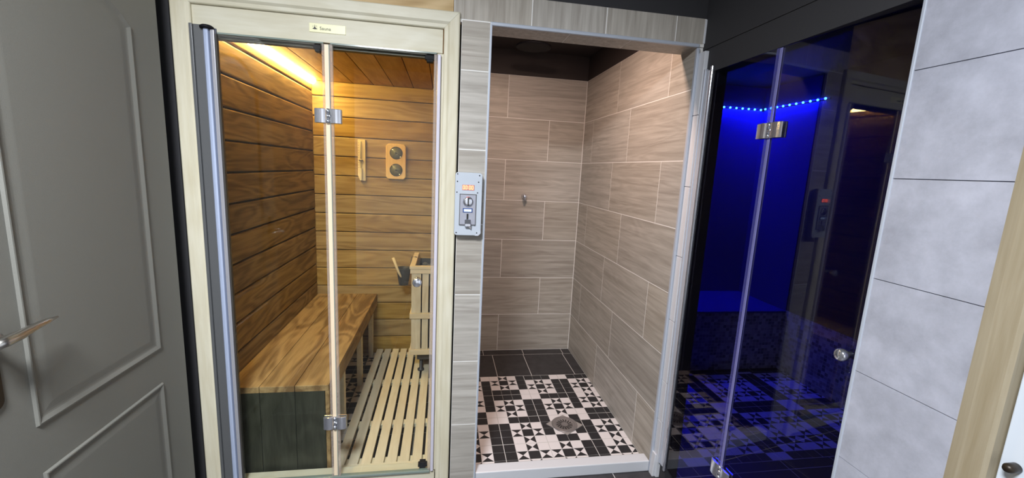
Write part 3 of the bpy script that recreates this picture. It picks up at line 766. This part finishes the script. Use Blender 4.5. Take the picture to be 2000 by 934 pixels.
# ------------------------------------------------------------------ shower things
fd = thing('floor_drain', (0.540, 0.385, zf), 'square steel floor drain set diagonally in the patterned shower floor', 'drain')
ang = math.atan2(0.407-0.385, 0.435-0.540)
cz = zf+0.0012
pts4 = [(0.435, 0.402), (0.530, 0.292), (0.645, 0.374), (0.554, 0.480)]
mb = MB(); mb.prism(pts4, cz-0.001, cz+0.003, 'Z'); build('plate', mb, steel, fd, bevel=0.001)
dc = (0.540, 0.387)
mb = MB(); mb.lathe([(0.074, 0), (0.073, 0.003), (0.069, 0.0035), (0.066, 0.001), (0.060, 0.001), (0.057, 0.003), (0.053, 0.003), (0.050, 0.0006), (0.002, 0.0004)], (*dc, cz+0.003), 'Z', 48); build('ring', mb, plain('dark_steel', (0.30, 0.28, 0.28), 0.35, 0.5), fd)  # ring in a darker steel than the plate
mb = MB()
for t in range(16):
    a = 2*math.pi*t/16
    mb.prism([(dc[0]+0.020*math.cos(a), dc[1]+0.020*math.sin(a)), (dc[0]+0.046*math.cos(a+0.28), dc[1]+0.046*math.sin(a+0.28)), (dc[0]+0.046*math.cos(a+0.42), dc[1]+0.046*math.sin(a+0.42)), (dc[0]+0.020*math.cos(a+0.22), dc[1]+0.020*math.sin(a+0.22))], cz+0.0035, cz+0.0042, 'Z')
build('slots', mb, ink, fd)
sh = thing('overhead_shower', (0.362, 1.0, 2.194), 'round black overhead shower head under the dark shower ceiling', 'shower head')
mb = MB(); mb.lathe([(0.104, 0), (0.110, 0.003), (0.110, 0.010), (0.095, 0.016), (0.022, 0.024), (0.012, 0.032)], (0.362, 1.0, 2.192), 'Z', 48); build('disc', mb, black_plastic, sh)
mb = MB(); mb.lathe([(0.010, 0.0), (0.010, 0.050), (0.030, 0.051), (0.030, 0.0575)], (0.362, 1.0, 2.222), 'Z', 20); build('arm', mb, black_plastic, sh)
vv = thing('shower_button', (0.427, 1.40, 1.238), 'small chrome push valve on the shower back wall', 'valve')
mb = MB(); mb.lathe([(0.020, 0), (0.019, 0.006), (0.013, 0.010), (0.013, 0.030), (0.016, 0.034), (0.016, 0.048), (0.010, 0.052)], (0.427, 1.399, 1.245), 'Y', 28, sgn=-1); build('body', mb, chrome, vv)
mb = MB(); mb.tube([(0.427, 1.365, 1.240), (0.427, 1.362, 1.212)], [0.010, 0.007], 14); build('spout', mb, chrome, vv)
sl_ = thing('shower_ceiling_light', (0.20, 0.27, 2.265), 'small round recessed light in the shower ceiling', 'lamp')
mb = MB(); mb.lathe([(0.050, 0), (0.060, 0.004), (0.060, 0.012)], (0.20, 0.27, 2.267), 'Z', 28); build('rim', mb, alu, sl_)

# ------------------------------------------------------------------ coin timer box on the pillar
ct = thing('coin_timer', (-0.072, -0.045, 1.166), 'pale grey coin operated timer box with red display on the tiled pillar', 'coin timer')
YF = -0.045
mb = MB(); 
def rrect(x0, x1, z0, z1, r, n=6, corners=(1, 1, 1, 1)):
    P = []
    for (cx_, cz_, a0, on_) in ((x1-r, z1-r, 0, corners[0]), (x0+r, z1-r, 90, corners[1]), (x0+r, z0+r, 180, corners[2]), (x1-r, z0+r, 270, corners[3])):
        for i in range(n+1):
            a = math.radians(a0+90*i/n)
            P.append((cx_+r*math.cos(a), cz_+r*math.sin(a)))
    return P
mb.prism(rrect(-0.1255, -0.0185, 1.166, 1.417, 0.012), YF+0.006, -0.0215, 'Y'); mb.prism(rrect(-0.114, -0.0215, 1.170, 1.413, 0.010), YF+0.007, -0.0075, 'Y')
build('housing', mb, plain('dark_gasket_box', (0.30, 0.33, 0.38), 0.5), ct)
mb = MB(); mb.prism(rrect(-0.1255, -0.0190, 1.167, 1.4165, 0.012), YF, YF+0.0058, 'Y'); build('lid', mb, box_grey, ct, bevel=0.002)
mb = MB(); mb.prism([(-0.043, 1.1665), (-0.029, 1.1665), (-0.0195, 1.176), (-0.0195, 1.190)], YF-0.0012, YF-0.0002, 'Y'); build('corner_clip', mb, alu, ct)
for x_, z_ in ((-0.031, 1.407), (-0.034, 1.381), (-0.117, 1.381), (-0.118, 1.339), (-0.037, 1.339), (-0.035, 1.178), (-0.117, 1.410), (-0.117, 1.178)):
    mb = MB(); mb.lathe([(0.0024, 0), (0.0024, 0.001), (0.0015, 0.0016)], (x_, YF-0.0001, z_), 'Y', 12, sgn=-1); build('screw', mb, black_plastic, ct)
# display 00:00
dx0, dx1, dz0, dz1 = -0.098, -0.050, 1.348, 1.369
mb = MB(); mb.box(dx0, dx1, YF-0.0012, YF-0.0001, dz0, dz1); dsp = build('display', mb, plain('display_window', (0.42, 0.22, 0.22), 0.2), ct)
mb = MB()
def seg7(x0, z0, w_, h_, segs, t=0.0018):
    b = {'a': (x0, x0+w_, z0+h_-t, z0+h_), 'd': (x0, x0+w_, z0, z0+t), 'g': (x0, x0+w_, z0+h_/2-t/2, z0+h_/2+t/2),
         'f': (x0, x0+t, z0+h_/2, z0+h_), 'e': (x0, x0+t, z0, z0+h_/2), 'b': (x0+w_-t, x0+w_, z0+h_/2, z0+h_), 'c': (x0+w_-t, x0+w_, z0, z0+h_/2)}
    for s_ in segs:
        a_, b_, c2, d_ = b[s_]; mb.box(a_, b_, YF-0.0020, YF-0.0013, c2, d_)
for i, xx in enumerate((-0.0955, -0.0855, -0.0715, -0.0615)): seg7(xx, 1.3510, 0.0075, 0.0150, 'abcdef')
for zz_ in (1.3550, 1.3610): mb.box(-0.0757, -0.0739, YF-0.0020, YF-0.0013, zz_, zz_+0.0018)
build('digits', mb, red_led, dsp)
mb = MB(); mb.box(-0.106, -0.042, YF-0.004, YF-0.0001, 1.211, 1.331); fp = build('coin_plate', mb, metal_plate, ct, bevel=0.002)
for fx in (-0.106, -0.042):
    mb = MB(); mb.box(fx-0.0012, fx+0.0012, YF-0.0050, YF-0.0001, 1.210, 1.332); build('plate_rim', mb, alu_dark, fp)
for fz in (1.210, 1.332):
    mb = MB(); mb.box(-0.1072, -0.0408, YF-0.0050, YF-0.0001, fz-0.0012, fz+0.0012); build('plate_rim', mb, alu_dark, fp)
mb = MB(); mb.lathe([(0.0205, 0), (0.0205, 0.003), (0.017, 0.007), (0.010, 0.008)], (-0.073, YF-0.0041, 1.303), 'Y', 32, sgn=-1); build('return_button', mb, chrome, ct)
mb = MB(); mb.box(-0.0755, -0.0705, YF-0.0135, YF-0.0122, 1.287, 1.319); build('coin_groove', mb, ink, ct)
mb = MB(); mb.box(-0.093, -0.055, YF-0.0060, YF-0.0041, 1.260, 1.277); lc = build('small_screen', mb, plain('screen_bezel', (0.03, 0.06, 0.22), 0.3), ct)
mb = MB(); mb.box(-0.089, -0.059, YF-0.0068, YF-0.0061, 1.2635, 1.2735); build('lcd', mb, lcd_text, lc)
mb = MB(); mb.box(-0.0775, -0.0705, YF-0.0055, YF-0.0041, 1.229, 1.255); build('coin_slot', mb, ink, ct)
mb = MB(); mb.prism([(YF-0.0041, 1.205), (YF-0.0041, 1.235), (YF-0.010, 1.232), (YF-0.020, 1.216), (YF-0.020, 1.205)], -0.085, -0.061, 'X'); build('coin_cup', mb, chrome, ct, bevel=0.002)
mb = MB(); mb.prism([(-0.082, 1.212), (-0.060, 1.212), (-0.060, 1.196)], YF-0.014, YF-0.0041, 'Y'); build('cup_lip', mb, steel, ct)

# ------------------------------------------------------------------ steam room
zc_ = 2.20
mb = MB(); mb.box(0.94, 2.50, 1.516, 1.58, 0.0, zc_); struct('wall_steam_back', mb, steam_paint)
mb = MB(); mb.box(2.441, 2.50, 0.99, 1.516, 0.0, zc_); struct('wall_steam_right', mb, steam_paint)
mb = MB(); mb.box(2.441, 2.50, -0.95, 0.99, 0.475, zc_); struct('wall_steam_right_front', mb, black_paint)
mb = MB(); mb.box(2.440, 2.50, -0.95, 0.99, 0.0, 0.475); struct('wall_steam_dado', mb, mosaic_m)
mb = MB(); mb.box(0.949, 2.50, -1.0, -0.95, 0.0, zc_); struct('wall_steam_front', mb, black_paint)
mb = MB(); mb.box(0.949, 2.50, -1.0, 1.58, zc_, zc_+0.05); struct('ceiling_steam', mb, mag)
sbn = thing('steam_bench', (1.70, 1.25, 0), 'mosaic fronted built in bench at the back of the blue lit steam room', 'bench')
mb = MB(); mb.box(0.951, 2.4395, 0.992, 1.515, 0.0, 0.455); build('mosaic_front', mb, mosaic_m, sbn)
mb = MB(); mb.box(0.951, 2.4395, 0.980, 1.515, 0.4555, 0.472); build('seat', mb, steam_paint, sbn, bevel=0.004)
BLUE = (0.008, 0.006, 1.0)
ls = thing('blue_led_strip', (2.0, 1.5, 2.02), 'row of bright blue light dots along the top of the steam room walls', 'light strip')
mb = MB(); mb.box(1.2, 2.43, 1.509, 1.5155, 2.022, 2.030); build('tape', mb, black_plastic, ls)
mb = MB(); mb.box(2.434, 2.4405, 0.90, 1.515, 2.026, 2.034); build('tape', mb, black_plastic, ls)
def diode(p):
    mb = MB(); mb.lathe([(0.001, -0.0085), (0.006, -0.006), (0.0085, 0), (0.006, 0.006), (0.001, 0.0085)], p, 'Z', 12); build('diode', mb, blue_diode, ls)
for k in range(14): diode((2.40-k*0.056-0.0, 1.503, 2.024+0.0*k))
for k in range(10): diode((2.428, 0.93+k*0.062, 2.030))
area('steam_light_back', (1.85, 1.49, 2.035), 1.1, 0.02, STEAM_W, BLUE, rot=(math.radians(0), 0, 0))
area('steam_light_side', (2.42, 1.2, 2.04), 0.02, 0.55, STEAM_W*0.5, BLUE, rot=(0, 0, 0))

# steam door: frame profiles and two smoked leaves
d3 = thing('door_3', (0.889, -0.45, 0), 'smoked glass folding door of the blue lit steam room', None, kind='structure')
mb = MB(); mb.box(0.874, 0.8885, -0.0585, -0.0465, 0.085, 1.880); mb.box(0.878, 0.8885, -0.080, -0.059, 0.085, 1.872); build('wall_profile', mb, alu, d3, bevel=0.002)
mb = MB(); mb.box(0.880, 0.8885, -0.0855, -0.0805, 0.09, 1.872); build('seal', mb, plain('brown_seal', (0.35, 0.25, 0.20), 0.4), d3)
mb = MB(); arc = [(0.882+0.007*math.cos(a), -0.0925+0.007*math.sin(a)) for a in [2*math.pi*i/16 for i in range(16)]]; mb.prism(arc, 0.075, 1.884, 'Z'); build('hinge_post', mb, chrome, d3)
mb = MB(); mb.box(0.885, 0.893, -0.4385, -0.1005, 0.096, 1.864); build('glass_leaf', mb, smoked_glass, d3)
a0, a1 = (0.889, -0.4515), (0.929, -0.842)
def leafbox(p0, p1, t0, t1, z0, z1):
    d = Vector((p1[0]-p0[0], p1[1]-p0[1])).normalized(); n_ = Vector((-d.y, d.x))
    if n_.x > 0: n_ = -n_
    P = [Vector(p0)+n_*t0, Vector(p1)+n_*t0, Vector(p1)+n_*t1, Vector(p0)+n_*t1]
    mb = MB(); mb.prism([tuple(v) for v in P], z0, z1, 'Z'); return mb
build('glass_leaf', leafbox(a0, a1, -0.004, 0.004, 0.096, 1.864), smoked_glass, d3)
mb = MB(); mb.box(0.884, 0.894, -0.4515, -0.4385, 0.098, 1.862); build('fold_seal', mb, frosted('blue_seal', (0.25, 0.25, 0.55), 0.7), d3, bevel=0.002)
mb = MB(); mb.box(0.8835, 0.8945, -0.4380, -0.428, 0.098, 1.862); build('seal', mb, frosted('blue_seal_thin', (0.15, 0.15, 0.5), 0.35), d3)
fs3 = lambda u, d, z: (0.889+0.008+d, -0.445-u, z)
hinge(d3, fs3, 1.604, 0.050, 0.055); hinge(d3, fs3, 0.345, 0.056, 0.050)
mb = MB(); mb.lathe([(0.009, 0), (0.009, 0.016), (0.016, 0.022), (0.017, 0.036), (0.012, 0.040)], (0.920, -0.812, 0.990), 'X', 28, sgn=-1); mb.lathe([(0.014, 0), (0.014, 0.02)], (0.931, -0.812, 0.990), 'X', 28)
build('door_knob', mb, chrome, d3)

# ------------------------------------------------------------------ grey panel door, left foreground
d1 = thing('door_1', (-1.12, -0.45, 0), 'open grey panelled room door at the left edge', None, kind='structure')
XF = -1.100
mb = MB(); mb.box(-1.140, XF, -0.825, -0.088, 0.008, 2.02)
build('door_leaf', mb, door_paint, d1, bevel=0.002)
def moulding(outline, w_=0.030, h_=0.008):
    """raised ogee frame following a closed outline in (y,z), with a raised inner field"""
    n = len(outline); mb = MB()
    cy = sum(p[0] for p in outline)/n; cz_ = sum(p[1] for p in outline)/n
    def inset(d):
        res = []
        for i in range(n):
            p0, p1, p2 = Vector(outline[i-1]), Vector(outline[i]), Vector(outline[(i+1) % n])
            e1, e2 = (p1-p0).normalized(), (p2-p1).normalized()
            n1, n2 = Vector((-e1.y, e1.x)), Vector((-e2.y, e2.x))
            b = (n1+n2); b = b/ max(0.3, b.dot(n1)) if b.length > 1e-6 else n1
            res.append(p1 + b*d*SG)
        return res
    area2 = sum(outline[i-1][0]*outline[i][1]-outline[i][0]*outline[i-1][1] for i in range(n))
    SG = 1 if area2 > 0 else -1
    lev = [(0.0, 0.0), (0.003, h_*0.75), (0.006, h_*0.8), (0.016, h_*0.15), (0.020, 0.0005), (0.026, 0.0005), (w_+0.012, h_*0.25), (w_+0.016, h_*0.28)]
    rings = [inset(d) for d, _ in lev]
    vs = []
    for (d, h), r in zip(lev, rings): vs += [(XF+h, p.x, p.y) for p in r]
    fs = []
    for j in range(len(lev)-1):
        for i in range(n): fs.append((j*n+i, j*n+(i+1) % n, (j+1)*n+(i+1) % n, (j+1)*n+i))
    fs.append(tuple((len(lev)-1)*n+i for i in range(n)))
    mb.add(vs, fs); return mb
up_ = [(-0.655, 0.785), (-0.218, 0.785), (-0.218, 1.800)]
for i in range(1, 12):
    t = i/12; y_ = -0.218 + t*(-0.655+0.218); up_.append((y_, 1.800 + 0.085*math.sin(math.pi*t)**0.8))
up_.append((-0.655, 1.800))
build('upper_panel', moulding(up_), door_paint, d1)
build('lower_panel', moulding([(-0.655, 0.18), (-0.222, 0.18), (-0.222, 0.665), (-0.655, 0.665)]), door_paint, d1)
mb = MB(); mb.prism(rrect(-0.785, -0.716, 0.875, 1.125, 0.02), XF, XF+0.006, 'X'); build('handle_plate', mb, door_brown, d1, bevel=0.002)
mb = MB()
mb.tube([(XF+0.006, -0.752, 1.045), (XF+0.045, -0.752, 1.045)], 0.011, 16)
mb.tube([(XF+0.048, -0.775, 1.036), (XF+0.052, -0.750, 1.038), (XF+0.053, -0.722, 1.040), (XF+0.052, -0.690, 1.044), (XF+0.050, -0.655, 1.046), (XF+0.046, -0.622, 1.045)], [0.013, 0.0145, 0.013, 0.010, 0.008, 0.003], 16, flat=0.8)
build('handle', mb, plain('satin_nickel', (0.55, 0.53, 0.50), 0.28, 1.0), d1)

for o in list(D.objects):
    if '_o' in o: del o['_o']
